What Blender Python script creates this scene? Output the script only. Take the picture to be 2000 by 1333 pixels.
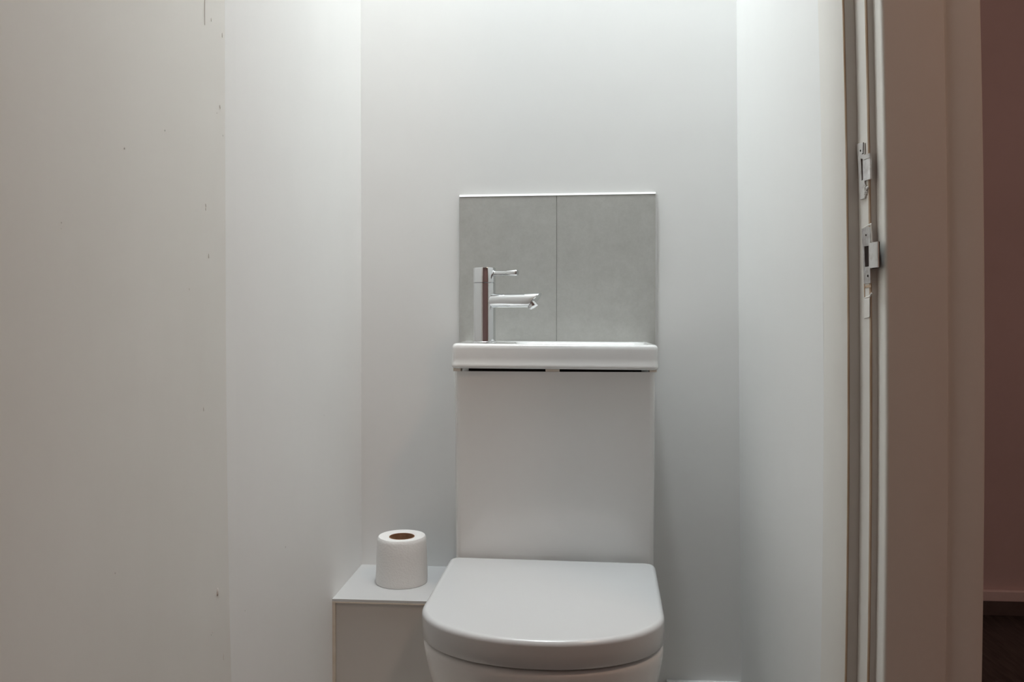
import bpy, bmesh, math, random
from mathutils import Vector, Matrix

for o in list(bpy.data.objects):
    bpy.data.objects.remove(o, do_unlink=True)
SC = bpy.context.scene
COL = SC.collection
PI = math.pi

# ------------------------------------------------------------------ camera
YAW, PITCH = math.radians(4.32), math.radians(0.5)
cam_d = bpy.data.cameras.new('camera')
cam_d.sensor_width = 36.0
cam_d.lens = 1590.0 / 2000.0 * 36.0
cam_d.shift_y = -33.0 / 2000.0
cam_d.clip_start = 0.02
cam = bpy.data.objects.new('camera', cam_d)
COL.objects.link(cam)
cam.location = (0, 0, 0.92)
cam.rotation_euler = (PI / 2 - PITCH, 0, YAW)
SC.camera = cam

# ------------------------------------------------------------------ world, lights, exposure
world = bpy.data.worlds.new('world')
SC.world = world
world.use_nodes = True
world.node_tree.nodes['Background'].inputs[0].default_value = (0.30, 0.24, 0.20, 1)
world.node_tree.nodes['Background'].inputs[1].default_value = 0.02


def area(name, loc, rot, size, power, color, shape='DISK', size_y=None, spread=None):
    l = bpy.data.lights.new(name, 'AREA')
    l.shape = shape
    l.size = size
    if size_y:
        l.size_y = size_y
    l.energy = power
    l.color = color
    if spread:
        l.spread = spread
    o = bpy.data.objects.new(name, l)
    COL.objects.link(o)
    o.location = loc
    o.rotation_euler = rot
    return o


# the toilet's ceiling lamp and the dim warm hall lamp behind the camera
area('toilet_lamp_light', (-0.13, 1.38, 3.14), (0, 0, 0), 0.22, 22.0, (0.925, 0.98, 1.02))
area('hall_lamp_light', (1.15, 0.05, 3.16), (0, 0, 0), 0.30, 13.0, (1.0, 0.70, 0.52))

vs = SC.view_settings
vs.view_transform = 'Standard'
vs.look = 'None'
vs.exposure = 0.0
vs.gamma = 1.0
vs.use_curve_mapping = False


# ------------------------------------------------------------------ materials
def new_mat(name, base, rough=0.5, metal=0.0, coat=0.0, spec=0.5):
    m = bpy.data.materials.new(name)
    m.use_nodes = True
    b = m.node_tree.nodes['Principled BSDF']
    b.inputs['Base Color'].default_value = (*base, 1)
    b.inputs['Roughness'].default_value = rough
    b.inputs['Metallic'].default_value = metal
    b.inputs['Coat Weight'].default_value = coat
    b.inputs['Coat Roughness'].default_value = 0.06
    b.inputs['Specular IOR Level'].default_value = spec
    return m, m.node_tree, b


def noise_color(nt, b, c0, c1, scale, detail=4, stretch=(1, 1, 1), lo=0.35, hi=0.65, rough=0.55):
    tc = nt.nodes.new('ShaderNodeTexCoord')
    mp = nt.nodes.new('ShaderNodeMapping')
    mp.inputs['Scale'].default_value = stretch
    n = nt.nodes.new('ShaderNodeTexNoise')
    n.inputs['Scale'].default_value = scale
    n.inputs['Detail'].default_value = detail
    n.inputs['Roughness'].default_value = rough
    r = nt.nodes.new('ShaderNodeValToRGB')
    r.color_ramp.elements[0].position = lo
    r.color_ramp.elements[1].position = hi
    r.color_ramp.elements[0].color = (*c0, 1)
    r.color_ramp.elements[1].color = (*c1, 1)
    nt.links.new(tc.outputs['Object'], mp.inputs['Vector'])
    nt.links.new(mp.outputs[0], n.inputs['Vector'])
    nt.links.new(n.outputs['Fac'], r.inputs[0])
    nt.links.new(r.outputs[0], b.inputs['Base Color'])
    return mp, n, r


def bump(nt, b, scale, strength, dist=0.001, detail=3, stretch=(1, 1, 1)):
    tc = nt.nodes.new('ShaderNodeTexCoord')
    mp = nt.nodes.new('ShaderNodeMapping')
    mp.inputs['Scale'].default_value = stretch
    n = nt.nodes.new('ShaderNodeTexNoise')
    n.inputs['Scale'].default_value = scale
    n.inputs['Detail'].default_value = detail
    bp = nt.nodes.new('ShaderNodeBump')
    bp.inputs['Strength'].default_value = strength
    bp.inputs['Distance'].default_value = dist
    nt.links.new(tc.outputs['Object'], mp.inputs['Vector'])
    nt.links.new(mp.outputs[0], n.inputs['Vector'])
    nt.links.new(n.outputs['Fac'], bp.inputs['Height'])
    nt.links.new(bp.outputs[0], b.inputs['Normal'])


M = {}
m, nt, b = new_mat('white_wall_paint', (0.74, 0.75, 0.745), 0.62)
noise_color(nt, b, (0.875, 0.883, 0.868), (0.895, 0.901, 0.886), 3.5, 5, (1, 1, 0.5))
bump(nt, b, 9, 0.35, 0.004, 2, (1, 1, 0.6))
M['wall'] = m
m, nt, b = new_mat('cream_gloss_paint', (0.74, 0.72, 0.67), 0.42)
noise_color(nt, b, (0.83, 0.81, 0.755), (0.86, 0.84, 0.79), 5, 4, (1, 1, 0.15))
bump(nt, b, 40, 0.25, 0.001, 3, (1, 1, 0.08))
M['paint'] = m
m, nt, b = new_mat('old_door_paint', (0.72, 0.70, 0.655), 0.48)
noise_color(nt, b, (0.77, 0.75, 0.70), (0.81, 0.79, 0.745), 4, 5, (1, 1, 0.35))
bump(nt, b, 14, 0.35, 0.002, 4, (1, 1, 0.4))
M['door'] = m
m, nt, b = new_mat('bare_wood_and_fringe', (0.50, 0.34, 0.21), 0.6)
noise_color(nt, b, (0.42, 0.27, 0.16), (0.62, 0.48, 0.35), 60, 4, (1, 1, 0.1))
M['bare'] = m
m, nt, b = new_mat('white_ceramic', (0.86, 0.865, 0.85), 0.14, 0, 0.5)
bump(nt, b, 6, 0.06, 0.002, 2)
M['ceramic'] = m
m, nt, b = new_mat('lid_plastic', (0.655, 0.668, 0.668), 0.22, 0, 0.3)
bump(nt, b, 5, 0.05, 0.002, 2)
M['lid'] = m
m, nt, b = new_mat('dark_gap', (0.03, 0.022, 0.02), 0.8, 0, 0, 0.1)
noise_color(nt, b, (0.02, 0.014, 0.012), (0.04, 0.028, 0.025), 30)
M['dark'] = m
m, nt, b = new_mat('grey_stone_tile', (0.36, 0.36, 0.335), 0.55)
mp, n, r = noise_color(nt, b, (0.43, 0.43, 0.40), (0.56, 0.56, 0.53), 22, 13, (1, 1, 1), 0.3, 0.7, 0.85)
bump(nt, b, 90, 0.25, 0.001, 6, (1, 1, 0.5))
M['tile'] = m
m, nt, b = new_mat('grout', (0.46, 0.46, 0.43), 0.8)
bump(nt, b, 200, 0.2, 0.0005)
M['grout'] = m
m, nt, b = new_mat('white_sealant', (0.82, 0.82, 0.80), 0.4)
bump(nt, b, 60, 0.1, 0.0005)
M['sealant'] = m
m, nt, b = new_mat('chrome', (0.74, 0.75, 0.76), 0.05, 1.0)
bump(nt, b, 30, 0.02, 0.0005)
M['chrome'] = m
m, nt, b = new_mat('worn_steel', (0.72, 0.72, 0.72), 0.34, 0.75)
noise_color(nt, b, (0.62, 0.60, 0.59), (0.84, 0.84, 0.84), 120, 4)
M['steel'] = m
m, nt, b = new_mat('painted_steel', (0.66, 0.645, 0.61), 0.4, 0.0)
noise_color(nt, b, (0.52, 0.48, 0.45), (0.69, 0.68, 0.655), 110, 5, (1, 1, 1), 0.3, 0.45)
bump(nt, b, 220, 0.4, 0.0006, 4)
M['psteel'] = m
m, nt, b = new_mat('box_laminate', (0.66, 0.635, 0.60), 0.3, 0, 0.2)
noise_color(nt, b, (0.645, 0.62, 0.585), (0.675, 0.65, 0.615), 4, 3)
M['laminate'] = m
m, nt, b = new_mat('box_top_board', (0.74, 0.745, 0.74), 0.3, 0, 0.2)
noise_color(nt, b, (0.64, 0.65, 0.65), (0.66, 0.67, 0.67), 6, 3)
M['boxtop'] = m
m, nt, b = new_mat('cream_edging', (0.78, 0.70, 0.60), 0.5)
noise_color(nt, b, (0.74, 0.66, 0.56), (0.80, 0.73, 0.64), 40, 3)
M['edging'] = m
m, nt, b = new_mat('toilet_paper', (0.92, 0.92, 0.90), 0.9, 0, 0, 0.15)
tc = nt.nodes.new('ShaderNodeTexCoord')
w1 = nt.nodes.new('ShaderNodeTexVoronoi')
w1.inputs['Scale'].default_value = 260
bp = nt.nodes.new('ShaderNodeBump')
bp.inputs['Strength'].default_value = 0.35
bp.inputs['Distance'].default_value = 0.0008
nt.links.new(tc.outputs['Object'], w1.inputs['Vector'])
nt.links.new(w1.outputs['Distance'], bp.inputs['Height'])
nt.links.new(bp.outputs[0], b.inputs['Normal'])
M['paper'] = m
m, nt, b = new_mat('cardboard', (0.42, 0.24, 0.14), 0.85)
noise_color(nt, b, (0.36, 0.20, 0.11), (0.47, 0.28, 0.17), 80, 4)
M['card'] = m
m, nt, b = new_mat('dark_wood_floor', (0.045, 0.035, 0.032), 0.45)
noise_color(nt, b, (0.022, 0.016, 0.015), (0.075, 0.062, 0.06), 22, 8, (4.0, 0.5, 1), 0.35, 0.7)
bump(nt, b, 60, 0.5, 0.002, 5, (3, 0.4, 1))
M['floor'] = m
m, nt, b = new_mat('pale_floor_tile', (0.45, 0.44, 0.42), 0.4)
noise_color(nt, b, (0.62, 0.58, 0.52), (0.67, 0.63, 0.57), 14, 6)
M['floortile'] = m
m, nt, b = new_mat('hall_wall_paint', (0.33, 0.27, 0.27), 0.7)
noise_color(nt, b, (0.66, 0.53, 0.55), (0.70, 0.56, 0.58), 3, 4)
M['hallwall'] = m
m, nt, b = new_mat('hall_skirting_paint', (0.42, 0.37, 0.37), 0.5)
noise_color(nt, b, (0.78, 0.66, 0.69), (0.82, 0.70, 0.73), 12, 3)
M['hallskirt'] = m
m, nt, b = new_mat('dark_plinth', (0.11, 0.085, 0.085), 0.6)
noise_color(nt, b, (0.10, 0.075, 0.075), (0.12, 0.095, 0.095), 30, 3)
M['plinth'] = m
m, nt, b = new_mat('ceiling_paint', (0.88, 0.88, 0.87), 0.8)
bump(nt, b, 50, 0.1, 0.001)
M['ceiling'] = m
m, nt, b = new_mat('lamp_diffuser', (0.9, 0.9, 0.9), 0.5)
b.inputs['Emission Color'].default_value = (0.93, 0.975, 1, 1)
b.inputs['Emission Strength'].default_value = 3.0
M['diffuser'] = m
m, nt, b = new_mat('warm_diffuser', (0.9, 0.8, 0.7), 0.5)
b.inputs['Emission Color'].default_value = (1, 0.66, 0.46, 1)
b.inputs['Emission Strength'].default_value = 1.0
M['wdiffuser'] = m


# ------------------------------------------------------------------ mesh helpers
def obj(name, bm, mat, parent=None, smooth=None, bevel=0, segs=3, loc=None, subsurf=0, angle=35):
    """link bm as ONE mesh object; its vertices are in world coordinates unless the parent is moved"""
    bmesh.ops.recalc_face_normals(bm, faces=bm.faces)
    me = bpy.data.meshes.new(name)
    bm.to_mesh(me)
    bm.free()
    o = bpy.data.objects.new(name, me)
    COL.objects.link(o)
    for mm in (mat if isinstance(mat, (list, tuple)) else [mat]):
        me.materials.append(mm)
    if parent:
        o.parent = parent
        pl = Vector(parent.location)
        if parent.parent is None:
            me.transform(Matrix.Translation(-pl))
    if bevel:
        md = o.modifiers.new('bevel', 'BEVEL')
        md.width = bevel
        md.segments = segs
        md.limit_method = 'ANGLE'
        md.angle_limit = math.radians(40)
        md.harden_normals = False
    if subsurf:
        md = o.modifiers.new('subsurf', 'SUBSURF')
        md.levels = md.render_levels = subsurf
    if bevel or subsurf or smooth:
        for p in me.polygons:
            p.use_smooth = True
        md = o.modifiers.new('weighted_normal', 'WEIGHTED_NORMAL')
        md.keep_sharp = True
    return o


def smooth_by_angle(o, deg=40):
    me = o.data
    for p in me.polygons:
        p.use_smooth = True
    me.update()
    bm = bmesh.new()
    bm.from_mesh(me)
    for e in bm.edges:
        e.smooth = not (len(e.link_faces) == 2 and e.calc_face_angle(0) > math.radians(deg))
    bm.to_mesh(me)
    bm.free()
    return o


def empty(name, loc, label=None, cat=None, group=None, kind=None):
    o = bpy.data.objects.new(name, None)
    o.empty_display_size = 0.05
    COL.objects.link(o)
    o.location = loc
    tag(o, label, cat, group, kind)
    return o


def tag(o, label=None, cat=None, group=None, kind=None):
    if label: o['label'] = label
    if cat: o['category'] = cat
    if group: o['group'] = group
    if kind: o['kind'] = kind
    return o


def hexa(bm, P):
    """P: 8 points, bottom four (ccw) then top four"""
    v = [bm.verts.new(p) for p in P]
    for f in ((3, 2, 1, 0), (4, 5, 6, 7), (0, 1, 5, 4), (1, 2, 6, 5), (2, 3, 7, 6), (3, 0, 4, 7)):
        bm.faces.new([v[i] for i in f])
    return v


def box(bm, x0, x1, y0, y1, z0, z1):
    return hexa(bm, [(x0, y0, z0), (x1, y0, z0), (x1, y1, z0), (x0, y1, z0),
                     (x0, y0, z1), (x1, y0, z1), (x1, y1, z1), (x0, y1, z1)])


def loft(bm, rings, cap0=True, cap1=True):
    vr = [[bm.verts.new(p) for p in r] for r in rings]
    n = len(vr[0])
    for a, c in zip(vr, vr[1:]):
        for i in range(n):
            j = (i + 1) % n
            bm.faces.new((a[i], a[j], c[j], c[i]))
    if cap0: bm.faces.new(vr[0][::-1])
    if cap1: bm.faces.new(vr[-1])
    return vr


def extrude_profile(bm, prof, zs, off=lambda z: (0, 0), holes=None):
    """vertical extrusion of an xy profile, shifted at each height by off(z)"""
    rings = []
    for z in zs:
        dx, dy = off(z)
        rings.append([(x + dx, y + dy, z) for x, y in prof])
    return loft(bm, rings)


def lathe(bm, p, d, prof, n=40, cap0=True, cap1=True):
    """revolve prof [(distance along d, radius)] about the axis through p"""
    d = Vector(d).normalized()
    a = d.orthogonal().normalized()
    c = d.cross(a)
    p = Vector(p)
    rings = []
    for t, r in prof:
        rings.append([p + d * t + (a * math.cos(2 * PI * i / n) + c * math.sin(2 * PI * i / n)) * r for i in range(n)])
    return loft(bm, rings, cap0, cap1)


def rrect(x0, x1, y0, y1, r, n=6):
    pts = []
    for cx, cy, a0 in ((x1 - r, y0 + r, -PI / 2), (x1 - r, y1 - r, 0), (x0 + r, y1 - r, PI / 2), (x0 + r, y0 + r, PI)):
        for i in range(n + 1):
            a = a0 + PI / 2 * i / n
            pts.append((cx + r * math.cos(a), cy + r * math.sin(a)))
    return pts


# slight lean of the old walls: x shift with height
def lean_r(z):
    return -0.0092 * (z - 0.5)


def bow(z):
    """the old door frame bends: x shift with height, zero at z = 0.75"""
    if z > 1.5:
        return -0.026 * 0.5625 - 0.012 * (z - 1.5)
    if z < 0.1:
        return -0.026 * 0.4225
    return -0.026 * (z - 0.75) ** 2


ZC = 3.20                       # ceiling height
ZS = [0.0, 0.1, 0.2, 0.3, 0.4, 0.5, 0.6, 0.7, 0.8, 0.9, 1.0, 1.1, 1.2, 1.3, 1.4, 1.5, 1.7, 2.0, 2.40]
XL = -0.468                     # toilet's left wall
XR = 0.3556                     # toilet's right wall at z = 0.5
YB = 1.77                       # toilet's back wall

# ------------------------------------------------------------------ setting
bm = bmesh.new(); box(bm, -1.6, 2.6, -1.7, 2.74, -0.10, 0.0)
tag(obj('floor', bm, M['floor']), 'dark brown wooden floor seen beyond the door frame', kind='structure')
bm = bmesh.new(); box(bm, XL, XR + 0.004, 1.03, YB, -0.001, 0.0004)
tag(obj('floor_toilet', bm, M['floortile']), 'pale tiled floor of the toilet room', kind='structure')
bm = bmesh.new(); box(bm, -1.6, 2.6, -1.7, 2.74, ZC, ZC + 0.1)
tag(obj('ceiling', bm, M['ceiling']), kind='structure')

bm = bmesh.new(); box(bm, -0.60, 0.4905, YB, YB + 0.10, 0.0, ZC)
tag(obj('wall_back', bm, M['wall']), 'white painted back wall of the toilet room', kind='structure')
bm = bmesh.new(); box(bm, -0.60, XL, 1.10, YB, 0.0, ZC)
tag(obj('wall_left', bm, M['wall']), 'white painted left wall of the toilet room', kind='structure')
wl = bpy.data.objects['wall_left']
bm = bmesh.new()
for y, z, rr_ in ((1.292, 0.545, .0011), (1.128, 0.500, .0007), (1.50, 0.735, .0006)):
    bmesh.ops.create_uvsphere(bm, u_segments=10, v_segments=6, radius=1.0,
                              matrix=Matrix.Translation((XL + 0.0001, y, z)) @ Matrix.Diagonal((rr_ * 0.5, rr_, rr_ * 1.4, 1)))
obj('paint_speck', bm, M['psteel'], None).parent = wl
# right wall of the toilet, leaning a little; its hall side is plumb
bm = bmesh.new()
hexa(bm, [(XR + lean_r(0), 1.18, 0), (0.4905, 1.18, 0), (0.4905, YB, 0), (XR + lean_r(0), YB, 0),
          (XR + lean_r(ZC), 1.18, ZC), (0.4905, 1.18, ZC), (0.4905, YB, ZC), (XR + lean_r(ZC), YB, ZC)])
tag(obj('wall_right', bm, M['wall']), 'white painted right wall of the toilet room', kind='structure')
# end of that wall toward the hall, behind the architrave
bm = bmesh.new()
prof = [(0.400, 1.180), (0.400, 1.0185), (0.4500, 1.0185), (0.4530, 1.0165), (0.470, 1.0135), (0.4885, 1.0120),
        (0.4900, 1.0123), (0.4908, 1.0130), (0.4911, 1.0150), (0.4905, 1.180)]
extrude_profile(bm, prof, ZS, lambda z: (bow(z), 0))
wf = obj('wall_front', bm, M['paint'])
smooth_by_angle(wf, 50)
tag(wf, 'brown-shaded end of the wall right of the door frame', kind='structure')
# wall above the door opening and the hall's own walls
bm = bmesh.new(); box(bm, -0.60, 0.4905, 1.03, 1.13, 2.41, ZC)
tag(obj('wall_over_door', bm, M['wall']), kind='structure')
bm = bmesh.new(); box(bm, -1.6, -0.60, 1.03, 1.13, 0, ZC)
tag(obj('wall_front_left', bm, M['wall']), kind='structure')
bm = bmesh.new(); box(bm, -1.7, -1.6, -1.7, 1.13, 0, ZC)
tag(obj('wall_hall_left', bm, M['wall']), kind='structure')
bm = bmesh.new(); box(bm, -1.6, 2.6, -1.8, -1.7, 0, ZC)
tag(obj('wall_hall_rear', bm, M['hallwall']), kind='structure')
bm = bmesh.new(); box(bm, 2.5, 2.6, -1.7, 2.62, 0, ZC)
tag(obj('wall_hall_right', bm, M['hallwall']), kind='structure')
bm = bmesh.new(); box(bm, 0.30, 2.6, 2.62, 2.74, 0, ZC)
tag(obj('wall_hall_back', bm, M['hallwall']), 'dark reddish-brown hall wall beyond the door frame', kind='structure')

# skirtings
bm = bmesh.new(); box(bm, 0.20, 0.3565, YB - 0.012, YB, 0.0, 0.1385)
tag(obj('baseboard_back', bm, M['sealant'], bevel=0.002), 'thin white skirting at the foot of the back wall', kind='structure')
sk = empty('baseboard_hall', (1.5, 2.62, 0), 'dark skirting board along the hall wall', kind='structure')
bm = bmesh.new(); box(bm, 0.50, 2.5, 2.602, 2.62, 0.043, 0.0765)
obj('board', bm, M['hallskirt'], sk, bevel=0.004)
bm = bmesh.new(); box(bm, 0.50, 2.5, 2.604, 2.62, 0.0, 0.043)
obj('plinth', bm, M['plinth'], sk, bevel=0.001)

def door_edge(z):
    t = max(0.0, 0.93 - z)
    return 1.0555 + 0.055 * t * t



# ------------------------------------------------------------------ door frame (trim_1)
fr = empty('trim_1', (0.37, 1.06, 0), 'old cream painted door frame right of the opening, with bevelled architrave', kind='structure')
off = lambda z: (bow(z), 0)
bm = bmesh.new()        # rear lining flush with the wall, rebate behind it
extrude_profile(bm, [(0.3665, 1.180), (0.3528, 1.180), (0.3522, 1.178), (0.3522, 1.0765), (0.3534, 1.0750),
                     (0.3665, 1.0750)], ZS, off)
smooth_by_angle(obj('door_stop', bm, M['paint'], fr), 50)
bm = bmesh.new()        # warm colour fringe on the stop's corner, added as a thin strip
extrude_profile(bm, [(0.3519, 1.0768), (0.3519, 1.0757), (0.3529, 1.0745), (0.3540, 1.0748), (0.3524, 1.0770)], ZS[:-1], off)
obj('fringe_line', bm, M['bare'], fr)
bm = bmesh.new()        # rebate face carrying the strike plates (a chip is cut at the lower plate)
prof = [(0.400, 1.1795), (0.3668, 1.1795), (0.3668, 1.0394), (0.3676, 1.0376), (0.3690, 1.0372), (0.400, 1.0372)]
extrude_profile(bm, prof, ZS, off)
smooth_by_angle(obj('lining', bm, M['paint'], fr), 50)
bm = bmesh.new()  # same kind of added strip, colour fringe on the lining's corner
extrude_profile(bm, [(0.3664, 1.0392), (0.3674, 1.0373), (0.3686, 1.0368), (0.3690, 1.0374), (0.3670, 1.0394)], ZS[:-1], off)
obj('fringe_line', bm, M['bare'], fr)
bm = bmesh.new()        # architrave: flat board with an eased inner edge
prof = [(0.3756, 1.0370), (0.3756, 1.0170)]
for i in range(7):
    a = PI / 2 * i / 6
    prof.append((0.3796 - 0.0040 * math.cos(a), 1.0158 - 0.0050 * math.sin(a)))
prof += [(0.4465, 1.0105), (0.4476, 1.0109), (0.4481, 1.0120), (0.4481, 1.0183), (0.400, 1.0183), (0.400, 1.0370)]
extrude_profile(bm, prof, ZS, off)
smooth_by_angle(obj('architrave', bm, M['paint'], fr), 50)
bm = bmesh.new()        # head of the frame above the opening, out of the picture
box(bm, XL, 0.33, 1.037, 1.13, 2.4005, 2.4095)
obj('head_lining', bm, M['paint'], fr)
bm = bmesh.new()        # left lining behind the open door
loft(bm, [[(-0.60, door_edge(max(z, 0.3)) + 0.0010, z), (XL + 0.0006, door_edge(max(z, 0.3)) + 0.0010, z), (XL + 0.0006, 1.0995, z), (-0.60, 1.0995, z)]
          for z in (0, 0.3, 0.4, 0.5, 0.6, 0.7, 0.8, 0.9, 1.0, 2.40)])
obj('lining', bm, M['wall'], fr)

# ------------------------------------------------------------------ open door at the left
XD = -0.462
bm = bmesh.new()


rings = []
zz = [0.012, 0.1, 0.2, 0.3, 0.4, 0.5, 0.6, 0.7, 0.8, 0.9, 1.0, 1.3, 2.39]
rings = []
for z in zz:
    e = door_edge(max(z, 0.3))
    rings.append([(XD - 0.040, 0.27, z), (XD, 0.27, z), (XD, e - 0.0025, z), (XD - 0.0008, e - 0.0008, z), (XD - 0.0030, e, z), (XD - 0.040, e, z)])
loft(bm, rings)
# drips, filled screw holes and pits in the old paint
random.seed(4)
for y, z, r, el in [(1.0376, 1.1962, .0017, 1.1), (0.9949, 1.0617, .0013, 1.0), (0.9949, 1.056, .0009, 2.0),
                    (1.0031, 0.9978, .0011, 2.4), (0.9503, 0.9537, .0009, 1.5), (1.0254, 0.5617, .0022, 2.0),
                    (0.9874, 0.8043, .0010, 2.2), (1.0430, 0.4699, .0013, 3.0), (1.012, 1.30, .0010, 2.0),
                    (1.045, 1.292, .0013, 2.0), (1.046, 1.16, .0011, 1.0), (1.028, 1.185, .0007, 1),
                    (0.99, 0.505, .0008, 1.3), (1.01, 0.515, .0008, 1.4), (0.7045, 1.0, .0005, 1)]:
    bmesh.ops.create_uvsphere(bm, u_segments=14, v_segments=8, radius=1.0,
                              matrix=Matrix.Translation((XD, y, z)) @ Matrix.Diagonal((r * 0.55, r * 1.2, r * el * 1.2, 1)))
# seam at the top of the hinge stile
box(bm, XD - 0.0002, XD + 0.0004, 0.9931, 0.9943, 1.287, 1.60)
dr = obj('door_1', bm, [M['door']])
smooth_by_angle(dr, 50)
tag(dr, 'open cream painted door with pitted old paint at the left', kind='structure')
bm = bmesh.new()
for y, z, r in [(0.8924, 1.1316, .0008), (0.8087, 1.0941, .0008), (0.7045, 1.0055, .0006), (0.7885, 0.6609, .0008),
                (1.0378, 1.1943, .0007), (0.9949, 1.0595, .0005), (1.0256, 0.5594, .0009), (1.006, 0.513, .0007), (1.043, 0.466, .0007)]:
    bmesh.ops.create_uvsphere(bm, u_segments=10, v_segments=6, radius=1.0,
                              matrix=Matrix.Translation((XD + 0.0001, y, z)) @ Matrix.Diagonal((r * 0.7, r, r * 1.3, 1)))
o = obj('paint_pit', bm, M['psteel'])
o.parent = dr

# ------------------------------------------------------------------ strike plates on the frame


def on_frame(y, z, out=0.0):
    return Vector((0.3668 + bow(z) - out, y, z))


def plate_mesh(bm, quad, t0, t1, hole=None):
    """a thin plate lying on the rebate face: quad is (y, z) x4; t0..t1 its height off the face; an optional slot is left open"""
    def add(q):
        hexa(bm, [tuple(on_frame(y, z, t0)) for y, z in q] + [tuple(on_frame(y, z, t1)) for y, z in q])
    if not hole:
        add(quad)
        return
    (a, b_, c, d) = quad      # far-bottom, near-bottom, near-top, far-top
    lerp = lambda p, q, t: (p[0] + (q[0] - p[0]) * t, p[1] + (q[1] - p[1]) * t)
    u0, u1, v0, v1 = hole

    def P(u, v):
        return lerp(lerp(a, b_, u), lerp(d, c, u), v)
    us, vv = [0, u0, u1, 1], [0, v0, v1, 1]
    for k, t in ((0, t0), (1, t1)):
        pass
    gv = [[[bm.verts.new(tuple(on_frame(*P(u, v), t))) for u in us] for v in vv] for t in (t0, t1)]
    for k in (0, 1):
        for j in range(3):
            for i in range(3):
                if i == 1 and j == 1: continue
                bm.faces.new((gv[k][j][i], gv[k][j][i + 1], gv[k][j + 1][i + 1], gv[k][j + 1][i]))
    for loop in ([(0, i) for i in range(4)] + [(j, 3) for j in (1, 2, 3)] + [(3, i) for i in (2, 1, 0)] + [(2, 0), (1, 0)],
                 [(1, 1), (1, 2), (2, 2), (2, 1)]):
        n = len(loop)
        for q in range(n):
            j0, i0 = loop[q]; j1, i1 = loop[(q + 1) % n]
            bm.faces.new((gv[0][j0][i0], gv[0][j1][i1], gv[1][j1][i1], gv[1][j0][i0]))


def screw(parent, y, z, r, t):
    bm = bmesh.new()
    lathe(bm, on_frame(y, z, t), (-1, 0, 0), [(-0.0004, r), (0.0002, r), (0.0006, r * 0.8), (0.0007, r * 0.3)], 16)
    o = obj('screw', bm, M['dark'], parent)
    return smooth_by_angle(o)


def lip_mesh(bm, y_far, y_near, z0, z1, base, curl, th=0.0012, n=10):
    """lip that runs from the plate toward the hall and rolls over the frame's edge"""
    top, bot = [], []
    path = []
    for i in range(n + 1):
        t = i / n
        y = y_far + (y_near - y_far) * math.sin(t * PI / 2)
        x = -base + curl * (1 - math.cos(t * PI / 2))
        path.append((x, y))
    for z, in ((z0,), (z1,)):
        bot.append([Vector((0.3668 + bow(z) + x, y, z)) for x, y in path])
    inner = []
    for z in (z0, z1):
        inner.append([Vector((0.3668 + bow(z) + x + th, y + th * 0.5 * (i / n), z)) for i, (x, y) in enumerate(path)])
    vo = [[bm.verts.new(p) for p in r] for r in bot]
    vi = [[bm.verts.new(p) for p in r] for r in inner]
    for i in range(n):
        bm.faces.new((vo[0][i], vo[0][i + 1], vo[1][i + 1], vo[1][i]))
        bm.faces.new((vi[0][i], vi[1][i], vi[1][i + 1], vi[0][i + 1]))
        bm.faces.new((vo[0][i], vi[0][i], vi[0][i + 1], vo[0][i + 1]))
        bm.faces.new((vo[1][i], vo[1][i + 1], vi[1][i + 1], vi[1][i]))
    bm.faces.new((vo[0][0], vo[1][0], vi[1][0], vi[0][0]))
    bm.faces.new((vo[0][n], vi[0][n], vi[1][n], vo[1][n]))


# upper: bolt keep, painted over
up = empty('strike_plate', tuple(on_frame(1.055, 1.105)),
           'paint-clogged upper strike plate with rolled steel lip on the door frame', 'strike plate')
bm = bmesh.new()
plate_mesh(bm, [(1.0640, 1.0688), (1.0475, 1.0680), (1.0460, 1.1370), (1.0735, 1.1418)], 0.0, 0.0020, (0.44, 0.72, 0.33, 0.72))
obj('plate', bm, M['psteel'], up, bevel=0.0005, segs=2)
bm = bmesh.new()
plate_mesh(bm, [(1.0590, 1.0900), (1.0505, 1.0900), (1.0505, 1.1190), (1.0600, 1.1190)], 0.0, 0.0006)
obj('slot', bm, M['dark'], up)
bm = bmesh.new()
lip_mesh(bm, 1.0475, 1.0300, 1.0895, 1.1150, 0.0032, 0.0032)
smooth_by_angle(obj('lip', bm, M['steel'], up))
bm = bmesh.new()
lip_mesh(bm, 1.0475, 1.0310, 1.1158, 1.1215, 0.0032, 0.0032)
smooth_by_angle(obj('lip', bm, M['psteel'], up))
bm = bmesh.new()         # crusted paint round the lower half
random.seed(11)
for k in range(26):
    t = k / 25
    y = 1.0515 - 0.020 * (1 - abs(2 * t - 0.7)) * random.uniform(0.2, 1) * 0.8
    z = 1.0700 + 0.021 * t
    bmesh.ops.create_icosphere(bm, subdivisions=2, radius=1.0, matrix=Matrix.Translation(on_frame(y, z, 0.001)) @
                               Matrix.Diagonal((0.0014, random.uniform(.0010, .0024), random.uniform(.0010, .0022), 1)))
smooth_by_angle(obj('paint_crust', bm, M['psteel'], up), 80)
screw(up, 1.0590, 1.1300, 0.0014, 0.0020)
bm = bmesh.new()
plate_mesh(bm, [(1.0500, 1.1240), (1.0492, 1.1240), (1.0475, 1.1380), (1.0488, 1.1380)], 0.0018, 0.0026)
plate_mesh(bm, [(1.0490, 1.1240), (1.0540, 1.1245), (1.0540, 1.1250), (1.0490, 1.1250)], 0.0018, 0.0026)
plate_mesh(bm, [(1.0665, 1.0700), (1.0650, 1.0700), (1.0740, 1.1330), (1.0752, 1.1330)], 0.0, 0.0010)
obj('paint_crack', bm, M['dark'], up)

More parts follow.
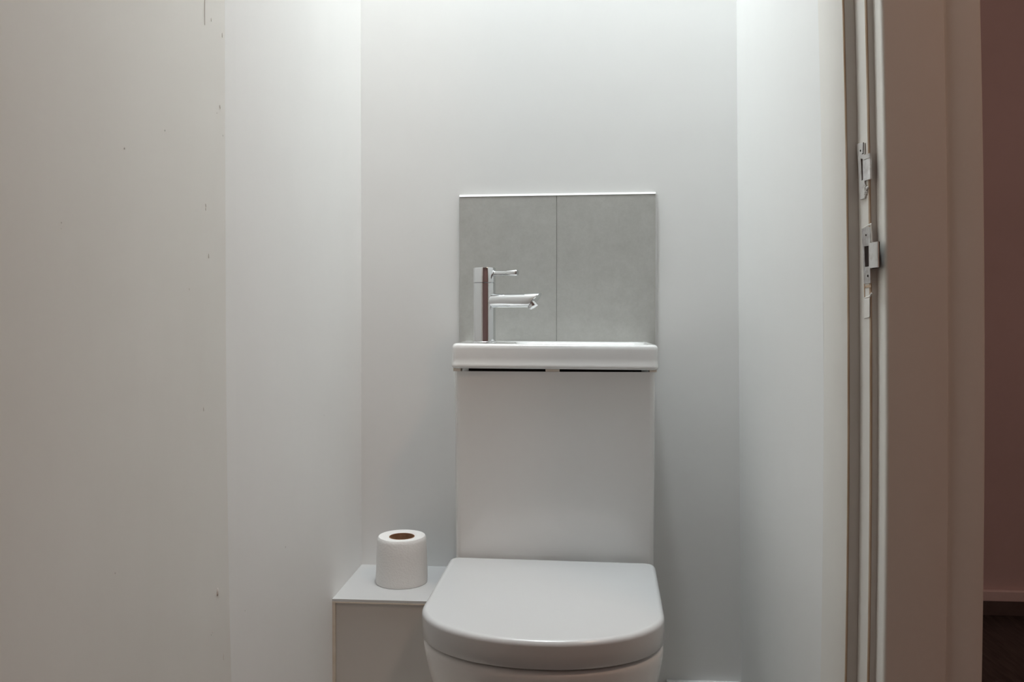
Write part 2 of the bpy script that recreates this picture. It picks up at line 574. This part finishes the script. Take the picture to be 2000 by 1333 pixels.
# lower: latch keep with square lip
lo = empty('strike_plate', tuple(on_frame(1.045, 0.997)),
           'lower steel strike plate with dark latch hole and square lip on the door frame', 'strike plate')
bm = bmesh.new()
plate_mesh(bm, [(1.0545, 0.9616), (1.0330, 0.9617), (1.0330, 1.0311), (1.0605, 1.0319)], 0.0, 0.0016, (0.22, 0.84, 0.30, 0.67))
obj('plate', bm, M['steel'], lo, bevel=0.0003, segs=2)
bm = bmesh.new()
plate_mesh(bm, [(1.0540, 0.9800), (1.0345, 0.9800), (1.0345, 1.0110), (1.0550, 1.0110)], 0.0, 0.0005)
obj('latch_hole', bm, M['dark'], lo)
bm = bmesh.new()
lip_mesh(bm, 1.0340, 1.0115, 0.9800, 1.0110, 0.0022, 0.0030, 0.0016)
smooth_by_angle(obj('lip', bm, M['psteel'], lo))
bm = bmesh.new()  # dark strip put in as the shadow on the reveal beside the lip
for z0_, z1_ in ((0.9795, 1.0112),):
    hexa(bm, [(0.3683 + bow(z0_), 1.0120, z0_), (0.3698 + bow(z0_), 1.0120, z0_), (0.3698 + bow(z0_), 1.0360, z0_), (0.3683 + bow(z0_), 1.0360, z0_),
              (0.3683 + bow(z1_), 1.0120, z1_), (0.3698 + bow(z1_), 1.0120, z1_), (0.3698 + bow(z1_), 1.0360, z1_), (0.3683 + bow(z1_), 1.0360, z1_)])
obj('lip_shadow', bm, M['dark'], lo, bevel=0.0006, segs=2)
screw(lo, 1.0450, 1.0220, 0.0013, 0.0016)
screw(lo, 1.0400, 0.9710, 0.0017, 0.0016)
bm = bmesh.new()       # raised ridge of old paint round the plate
def ridge(bm, pts, r):
    for p, q in zip(pts, pts[1:]):
        a, c = on_frame(*p), on_frame(*q)
        L = (c - a).length
        lathe(bm, a, c - a, [(-r * .3, r * .4), (0, r), (L, r), (L + r * .3, r * .4)], 8)
ridge(bm, [(1.0615, 1.0320), (1.0330, 1.0345), (1.0315, 1.0335), (1.0290, 1.0120)], 0.0011)
ridge(bm, [(1.0620, 1.0320), (1.0600, 0.9920)], 0.0009)
smooth_by_angle(obj('paint_ridge', bm, M['paint'], lo), 60)
bm = bmesh.new()
ridge(bm, [(1.0540, 0.9440), (1.0380, 0.9455), (1.0330, 0.9490)], 0.0012)
smooth_by_angle(obj('paint_ridge', bm, M['paint'], lo), 60)
bm = bmesh.new()
plate_mesh(bm, [(1.0560, 0.9565), (1.0330, 0.9570), (1.0330, 0.9600), (1.0480, 0.9597)], 0.0, 0.0007)
plate_mesh(bm, [(1.0565, 0.9450), (1.0545, 0.9450), (1.0560, 0.9900), (1.0582, 0.9900)], 0.0, 0.0006)
obj('bare_wood', bm, M['bare'], lo)
bm = bmesh.new()       # filled hollow under the plate
plate_mesh(bm, [(1.0560, 0.9180), (1.0375, 0.9200), (1.0375, 0.9435), (1.0560, 0.9430)], 0.0, 0.0010)
obj('filler_patch', bm, M['paint'], lo, bevel=0.0007, segs=3)

# ------------------------------------------------------------------ tiled splashback
sp = empty('splashback', (-0.0365, YB, 0.86), 'splashback of two grey stone-look tiles behind the tap', 'splashback')
TY = YB - 0.010
bm = bmesh.new(); box(bm, -0.2474, 0.1746, TY + 0.002, YB, 0.860, 1.1800)
obj('grout_bed', bm, M['grout'], sp)
for x0, x1, top in ((-0.2476, -0.0368, 1.1812), (-0.0360, 0.1748, 1.1824)):
    bm = bmesh.new()
    hexa(bm, [(x0, TY, 0.860), (x1, TY, 0.860), (x1, YB - 0.001, 0.860), (x0, YB - 0.001, 0.860),
              (x0, TY, top - 0.0005), (x1, TY, top + 0.0005), (x1, YB - 0.001, top + 0.0005), (x0, YB - 0.001, top - 0.0005)])
    obj('tile', bm, M['tile'], sp, bevel=0.0006, segs=2)
bm = bmesh.new()
sx0, sx1 = -0.2478, 0.1750
hexa(bm, [(sx0, TY - 0.0015, 1.1812), (sx1, TY - 0.0015, 1.1832), (sx1, YB, 1.1832), (sx0, YB, 1.1812),
          (sx0 - .001, YB - 0.003, 1.1868), (sx1 + .001, YB - 0.003, 1.1886), (sx1 + .001, YB, 1.1886), (sx0 - .001, YB, 1.1868)])
obj('top_sealant', bm, M['sealant'], sp, bevel=0.0008)
bm = bmesh.new()
hexa(bm, [(sx1, TY + 0.001, 0.862), (sx1 + 0.003, YB - 0.002, 0.862), (sx1 + 0.003, YB, 0.862), (sx1, YB, 0.862),
          (sx1, TY + 0.001, 1.183), (sx1 + 0.003, YB - 0.002, 1.183), (sx1 + 0.003, YB, 1.183), (sx1, YB, 1.183)])
obj('side_sealant', bm, M['sealant'], sp)
bm = bmesh.new()
hexa(bm, [(sx0 - 0.002, YB - 0.002, 0.862), (sx0, TY + 0.001, 0.862), (sx0, YB, 0.862), (sx0 - 0.002, YB, 0.862),
          (sx0 - 0.002, YB - 0.002, 1.181), (sx0, TY + 0.001, 1.181), (sx0, YB, 1.181), (sx0 - 0.002, YB, 1.181)])
obj('side_sealant', bm, M['sealant'], sp)

# ------------------------------------------------------------------ toilet: cistern, bowl, seat, lid
CX = -0.0375
to = empty('toilet', (CX, 1.45, 0.0), 'white ceramic toilet with tall cistern and closed rounded lid', 'toilet')


def cistern_ring(z):
    # half width tapers slightly; front face a hair convex; vertical edges rounded
    t = (0.8155 - z) / 0.45
    hw = 0.1950 - 0.0030 * max(0, min(1, t)) ** 1.5
    yf = 1.5755
    r = 0.012
    pts = []
    pts.append((CX + hw, YB - 0.002)); pts.append((CX - hw, YB - 0.002))
    pts.append((CX - hw, yf + r + 0.004))
    for i in range(1, 7):
        a = PI + PI / 2 * i / 6
        pts.append((CX - hw + r + r * math.cos(a), yf + 0.003 + r + r * math.sin(a)))
    for i in range(1, 12):
        u = -1 + 2 * i / 12
        pts.append((CX + u * (hw - r), yf + 0.003 * abs(u) ** 2.5))
    for i in range(0, 6):
        a = -PI / 2 + PI / 2 * i / 6
        pts.append((CX + hw - r + r * math.cos(a), yf + 0.003 + r + r * math.sin(a)))
    pts.append((CX + hw, yf + r + 0.004))
    return [(x, y, z) for x, y in pts]


bm = bmesh.new()
loft(bm, [cistern_ring(z) for z in (0.395, 0.45, 0.50, 0.58, 0.66, 0.74, 0.80, 0.8140)])
smooth_by_angle(obj('cistern', bm, M['ceramic'], to), 40)


def dshape(hw, yb, yf, yc, r, n_front=40, p=2.0, cx=-0.0445, tp=0.0):
    """plan outline: square back with corner radius r, straight sides to yc, rounded front to yf"""
    pts = []
    for i in range(9):
        a = PI / 2 * i / 8
        pts.append((cx + hw - tp - r + r * math.cos(a), yb - r + r * math.sin(a)))
    for i in range(9):
        a = PI / 2 + PI / 2 * i / 8
        pts.append((cx - hw + tp + r + r * math.cos(a), yb - r + r * math.sin(a)))
    for k in (0.25, 0.5, 0.75):
        pts.append((cx - hw + tp * (1 - k), yb - r + (yc - yb + r) * k))
    for i in range(n_front + 1):
        a = PI + PI * i / n_front
        c, s = math.cos(a), math.sin(a)
        pts.append((cx + hw * math.copysign(abs(c) ** (2 / p), c), yc - (yc - yf) * abs(s) ** (2 / p)))
    for k in (0.75, 0.5, 0.25):
        pts.append((cx + hw - tp * (1 - k), yb - r + (yc - yb + r) * k))
    return pts


def shrink(pts, d):
    n = len(pts)
    out = []
    for i in range(n):
        ax, ay = pts[i - 1]; bx, by = pts[(i + 1) % n]
        tx, ty = bx - ax, by - ay
        L = math.hypot(tx, ty) or 1
        out.append((pts[i][0] - ty / L * d, pts[i][1] + tx / L * d))
    return out


LROT = Matrix.Rotation(math.radians(-1.8), 4, 'Z')


def lid_rings(pts, zt, zb, re, c=(CX, 1.36)):
    """rounded-over top edge: list of rings from bottom to top"""
    rings = [(0.0015, zb), (0.0, zb + 0.0015), (0.0, (zb + zt) / 2)]
    for i in range(0, 8):
        a = PI / 2 * i / 7
        rings.append((re * (1 - math.cos(a)), zt - re + re * math.sin(a)))
    return rings


outline = dshape(0.1930, 1.5600, 1.1630, 1.300, 0.020, p=2.08, tp=-0.003, cx=-0.0480)
bm = bmesh.new()
rr = []
for d, z in lid_rings(outline, 0.4545, 0.4130, 0.0085):
    ring = shrink(outline, d)
    c = Vector((CX, 1.36, 0))
    rr.append([tuple(LROT @ (Vector((x, y, z)) - c) + c) for x, y in ring])
loft(bm, rr)
lid = smooth_by_angle(obj('lid', bm, M['lid'], to), 50)
# hinge barrel line between lid and cistern
bm = bmesh.new()
bm.free()
for x in (-0.12, 0.035):
    bm = bmesh.new()
    box(bm, x, x + 0.045, 1.552, 1.5755, 0.395, 0.430)
    obj('hinge', bm, M['lid'], to, bevel=0.003)
# seat hidden inside the lid's rim: coloured dark as the shadow in the gap
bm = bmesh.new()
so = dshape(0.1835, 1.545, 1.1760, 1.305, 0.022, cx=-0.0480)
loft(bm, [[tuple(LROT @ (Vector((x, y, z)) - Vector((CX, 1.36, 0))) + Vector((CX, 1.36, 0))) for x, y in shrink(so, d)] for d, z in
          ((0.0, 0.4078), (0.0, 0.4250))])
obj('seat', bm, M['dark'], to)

# bowl: back-to-wall pan, rounded rim, narrowing toward the floor
bm = bmesh.new()
levels = [  # z, half width, back, front, curve start, corner radius
    (0.0005, 0.128, 1.60, 1.300, 1.42, 0.03), (0.06, 0.131, 1.60, 1.290, 1.41, 0.03), (0.12, 0.138, 1.60, 1.270, 1.40, 0.03),
    (0.18, 0.150, 1.60, 1.245, 1.38, 0.03), (0.24, 0.163, 1.60, 1.220, 1.355, 0.03), (0.29, 0.1735, 1.60, 1.203, 1.335, 0.03),
    (0.33, 0.1815, 1.60, 1.188, 1.318, 0.03), (0.365, 0.1872, 1.60, 1.176, 1.308, 0.03), (0.385, 0.1900, 1.572, 1.1695, 1.304, 0.02),
    (0.3960, 0.1912, 1.572, 1.1670, 1.302, 0.02), (0.4010, 0.1912, 1.572, 1.1668, 1.302, 0.02), (0.4045, 0.1902, 1.572, 1.1678, 1.302, 0.02),
    (0.4070, 0.1875, 1.572, 1.1705, 1.302, 0.02), (0.4080, 0.183, 1.572, 1.175, 1.302, 0.02)]
rr = []
for z, hw, yb_, yf, yc, r in levels:
    c = Vector((CX, 1.36, 0))
    rr.append([tuple(LROT @ (Vector((x, y, z)) - c) + c) for x, y in dshape(hw, yb_, yf, yc, r, cx=-0.0475, p=2.08)])
loft(bm, rr)
smooth_by_angle(obj('bowl', bm, M['ceramic'], to), 60)
bm = bmesh.new(); box(bm, CX - 0.12, CX + 0.12, 1.60, YB - 0.003, 0.0005, 0.395)
obj('pedestal', bm, M['ceramic'], to, bevel=0.01)

# ------------------------------------------------------------------ hand basin on the cistern
ba = empty('hand_basin', (CX, 1.67, 0.82), 'shallow white ceramic hand basin set on the cistern', 'basin')
x0, x1, y0, y1 = -0.2372, 0.1625, 1.5655, YB - 0.003
zb, zt = 0.8190, 0.8675
tilt = lambda x: -0.0010 * ((x - CX) / 0.2)


def R3(ix, iy, z, r, dy=0.0):
    return [(x, y, z + tilt(x)) for x, y in rrect(x0 + ix, x1 - ix, y0 + iy, y1 - dy, r)]


bm = bmesh.new()
rings = [R3(0.008, 0.008, zb, 0.006), R3(0.003, 0.003, zb + 0.0012, 0.008), R3(0.0008, 0.0004, zb + 0.0035, 0.009), R3(0.0002, 0.0002, zb + 0.006, 0.010), R3(0.0004, 0.0010, zb + 0.0095, 0.010),
         R3(0.0006, 0.0024, zb + 0.0140, 0.010), R3(0.0006, 0.0030, zb + 0.022, 0.010), R3(0.0006, 0.0032, zt - 0.010, 0.010), R3(0.0010, 0.0040, zt - 0.0055, 0.010), R3(0.0028, 0.0060, zt - 0.0018, 0.010), R3(0.006, 0.0095, zt, 0.009)]
# flat rim, then the hollow of the bowl (kept clear of the tap ledge)
def hollow(z, ix, iy, r):
    return [(x, y, z + tilt(x)) for x, y in rrect(x0 + 0.115 + ix, x1 - 0.014 - ix, y0 + 0.014 + iy, y1 - 0.026 - iy, r)]
rings.append(hollow(zt - 0.0005, 0, 0, 0.03))
rings.append(hollow(zt - 0.004, 0.003, 0.003, 0.03))
rings.append(hollow(zt - 0.020, 0.012, 0.012, 0.03))
rings.append(hollow(zt - 0.034, 0.030, 0.026, 0.03))
rings.append(hollow(zt - 0.038, 0.060, 0.045, 0.02))
loft(bm, rings)
smooth_by_angle(obj('bowl', bm, M['ceramic'], ba), 50)
for xa, xb in ((-0.2340, -0.2195), (-0.0540, -0.0270), (0.1455, 0.1590)):
    bm = bmesh.new(); box(bm, xa, xb, 1.5745, 1.60, 0.8142, 0.8192 + tilt(xa))
    obj('pad', bm, M['edging'], ba, bevel=0.0006)
bm = bmesh.new(); box(bm, CX - 0.17, CX + 0.17, 1.605, 1.74, 0.8142, 0.8195)  # dark block added as the shade in the gap under the basin
obj('gap_shade', bm, M['dark'], ba)
bm = bmesh.new()
lathe(bm, (0.02, 1.66, zt - 0.0385), (0, 0, 1), [(0, 0.021), (0.0015, 0.021), (0.0025, 0.018), (0.002, 0.010)], 32)
smooth_by_angle(obj('drain', bm, M['chrome'], ba))

# ------------------------------------------------------------------ mixer tap
TX, TYY = -0.1795, 1.640
Z0 = zt + tilt(TX)
ta = empty('mixer_tap', (TX, TYY, Z0), 'chrome cylindrical mixer tap standing at left end of the basin', 'tap')
bm = bmesh.new()
lathe(bm, (TX, TYY, Z0), (0, 0, 1), [(0, 0.0248), (0.0020, 0.0248), (0.0032, 0.0236), (0.0034, 0.0225)], 48)
smooth_by_angle(obj('base_ring', bm, M['chrome'], ta))
bm = bmesh.new()
lathe(bm, (TX, TYY, Z0 + 0.0034), (0, 0, 1), [(0, 0.0222), (0.1165, 0.0222), (0.1175, 0.0212)], 64)
smooth_by_angle(obj('body', bm, M['chrome'], ta))
bm = bmesh.new()
lathe(bm, (TX, TYY, Z0 + 0.1212), (0, 0, 1), [(0, 0.0216), (0.0008, 0.0226), (0.0285, 0.0226), (0.0300, 0.0218), (0.0305, 0.0200), (0.0305, 0.004)], 64)
smooth_by_angle(obj('cartridge_head', bm, M['chrome'], ta))
hd = Vector((1, -0.42, 0.0)).normalized()
hp = Vector((TX, TYY, 1.0080)) + hd * 0.0185
bm = bmesh.new()
lathe(bm, hp, hd, [(0, 0.0068), (0.0046, 0.0068), (0.0050, 0.0052), (0.033, 0.0052), (0.0345, 0.0062), (0.0545, 0.0062), (0.0562, 0.0052)], 32)
smooth_by_angle(obj('lever', bm, M['chrome'], ta))
# spout: tube toward the right and the camera, mitred end
sd = Vector((1, -0.42, 0.0)).normalized()
sp0 = Vector((TX, TYY, 0.9530)) + sd * 0.012
su = Vector((0, 0, 1))
ss = sd.cross(su)
SR, SL = 0.0142, 0.112
bm = bmesh.new()
n = 48
rings = []
for t in (0.0, 0.004, 0.02, 0.05, 0.078):
    r = SR
    rings.append([sp0 + sd * t + (ss * math.cos(2 * PI * i / n) + su * math.sin(2 * PI * i / n)) * r for i in range(n)])
for k, rsc in ((0.0, 1.0), (0.0015, 0.965)):
    rings.append([sp0 + sd * (SL - 0.0120 + 0.0120 * math.sin(2 * PI * i / n) + k) +
                  (ss * math.cos(2 * PI * i / n) + su * math.sin(2 * PI * i / n)) * SR * rsc for i in range(n)])
loft(bm, rings)
smooth_by_angle(obj('spout', bm, M['chrome'], ta), 50)
nd = (sd * 0.52 - su * 0.85).normalized()
bm = bmesh.new()
ap = sp0 + sd * (SL - 0.0195) - su * 0.0045
lathe(bm, ap - nd * 0.004, nd, [(0, 0.0088), (0.0088, 0.0088), (0.0092, 0.0100), (0.0140, 0.0100), (0.0146, 0.0092), (0.0134, 0.0078), (0.0124, 0.003)], 40)
smooth_by_angle(obj('aerator', bm, M['chrome'], ta))

# ------------------------------------------------------------------ boxed-in pipework beside the toilet
BZ = 0.3713
bx = empty('pipe_box', (-0.35, 1.66, 0), 'low boxed-in corner ledge with white top left of the toilet', 'ledge')
bm = bmesh.new(); box(bm, XL, -0.2340, 1.5490, YB, BZ - 0.0052, BZ)
obj('top_board', bm, M['boxtop'], bx, bevel=0.0006, segs=2)
bm = bmesh.new(); box(bm, XL, -0.2340, 1.5485, YB - 0.001, BZ - 0.0078, BZ - 0.0053)
obj('edging_strip', bm, M['edging'], bx)
bm = bmesh.new(); box(bm, XL + 0.0065, -0.2340, 1.5520, 1.5640, 0.0, BZ - 0.0080)
obj('front_panel', bm, M['laminate'], bx)
bm = bmesh.new(); box(bm, XL, XL + 0.0060, 1.5495, 1.5640, 0.0, BZ - 0.0080)
obj('corner_strip', bm, M['edging'], bx)

# ------------------------------------------------------------------ toilet roll
RX, RY = -0.3545, 1.6620
rl = empty('toilet_roll', (RX, RY, BZ), 'white toilet paper roll standing on the corner ledge', 'toilet roll')
bm = bmesh.new()
n = 64
H = 0.0955
prof = [(0.0262, 0.002), (0.046, 0.0), (0.0520, 0.0006), (0.0528, 0.010), (0.0522, 0.035), (0.0512, 0.065), (0.0500, 0.088), (0.0488, H - 0.0025),
        (0.0472, H), (0.0340, H - 0.0008), (0.0282, H - 0.0012), (0.0264, H - 0.002), (0.0262, 0.05)]
random.seed(3)
ph = [random.uniform(0, 6.28) for _ in range(6)]
rings = []
for r, z in prof:
    ring = []
    for i in range(n):
        a = 2 * PI * i / n
        w = 1 + (0.008 * math.sin(2 * a + ph[0]) + 0.004 * math.sin(3 * a + ph[1] + z * 30)) * (1 if r > 0.04 else 0)
        ring.append((RX + r * w * math.cos(a) - 0.0000 * z, RY + r * w * math.sin(a), BZ + z))
    rings.append(ring)
vr = loft(bm, rings, False, False)
for i in range(n):
    j = (i + 1) % n
    bm.faces.new((vr[-1][i], vr[-1][j], vr[0][j], vr[0][i]))
smooth_by_angle(obj('paper', bm, M['paper'], rl), 60)
bm = bmesh.new()
r1, r0 = 0.0261, 0.0250
rings = [[(RX + r * math.cos(2 * PI * i / n), RY + r * math.sin(2 * PI * i / n), BZ + z) for i in range(n)]
         for r, z in ((r1, 0.001), (r1, H - 0.0015), (r0, H - 0.0015), (r0, 0.001))]
vr = loft(bm, rings, False, False)
for i in range(n):
    j = (i + 1) % n
    bm.faces.new((vr[-1][i], vr[-1][j], vr[0][j], vr[0][i]))
smooth_by_angle(obj('cardboard_core', bm, M['card'], rl), 60)

# ------------------------------------------------------------------ lamps on the ceilings (out of the picture)
lp = empty('ceiling_lamp', (-0.13, 1.38, ZC), 'round white ceiling lamp above the toilet', 'lamp')
bm = bmesh.new(); lathe(bm, (-0.13, 1.38, ZC), (0, 0, -1), [(0, 0.125), (0.035, 0.125), (0.04, 0.12)], 48)
smooth_by_angle(obj('housing', bm, M['ceiling'], lp))
bm = bmesh.new(); lathe(bm, (-0.13, 1.38, ZC - 0.0405), (0, 0, -1), [(0, 0.115), (0.008, 0.113), (0.010, 0.108)], 48)
smooth_by_angle(obj('diffuser', bm, M['diffuser'], lp))
hl = empty('ceiling_lamp', (1.15, 0.05, ZC), 'dim warm ceiling lamp in the hall', 'lamp')
bm = bmesh.new(); lathe(bm, (1.15, 0.05, ZC), (0, 0, -1), [(0, 0.17), (0.02, 0.17), (0.03, 0.16)], 48)
smooth_by_angle(obj('housing', bm, M['wdiffuser'], hl))
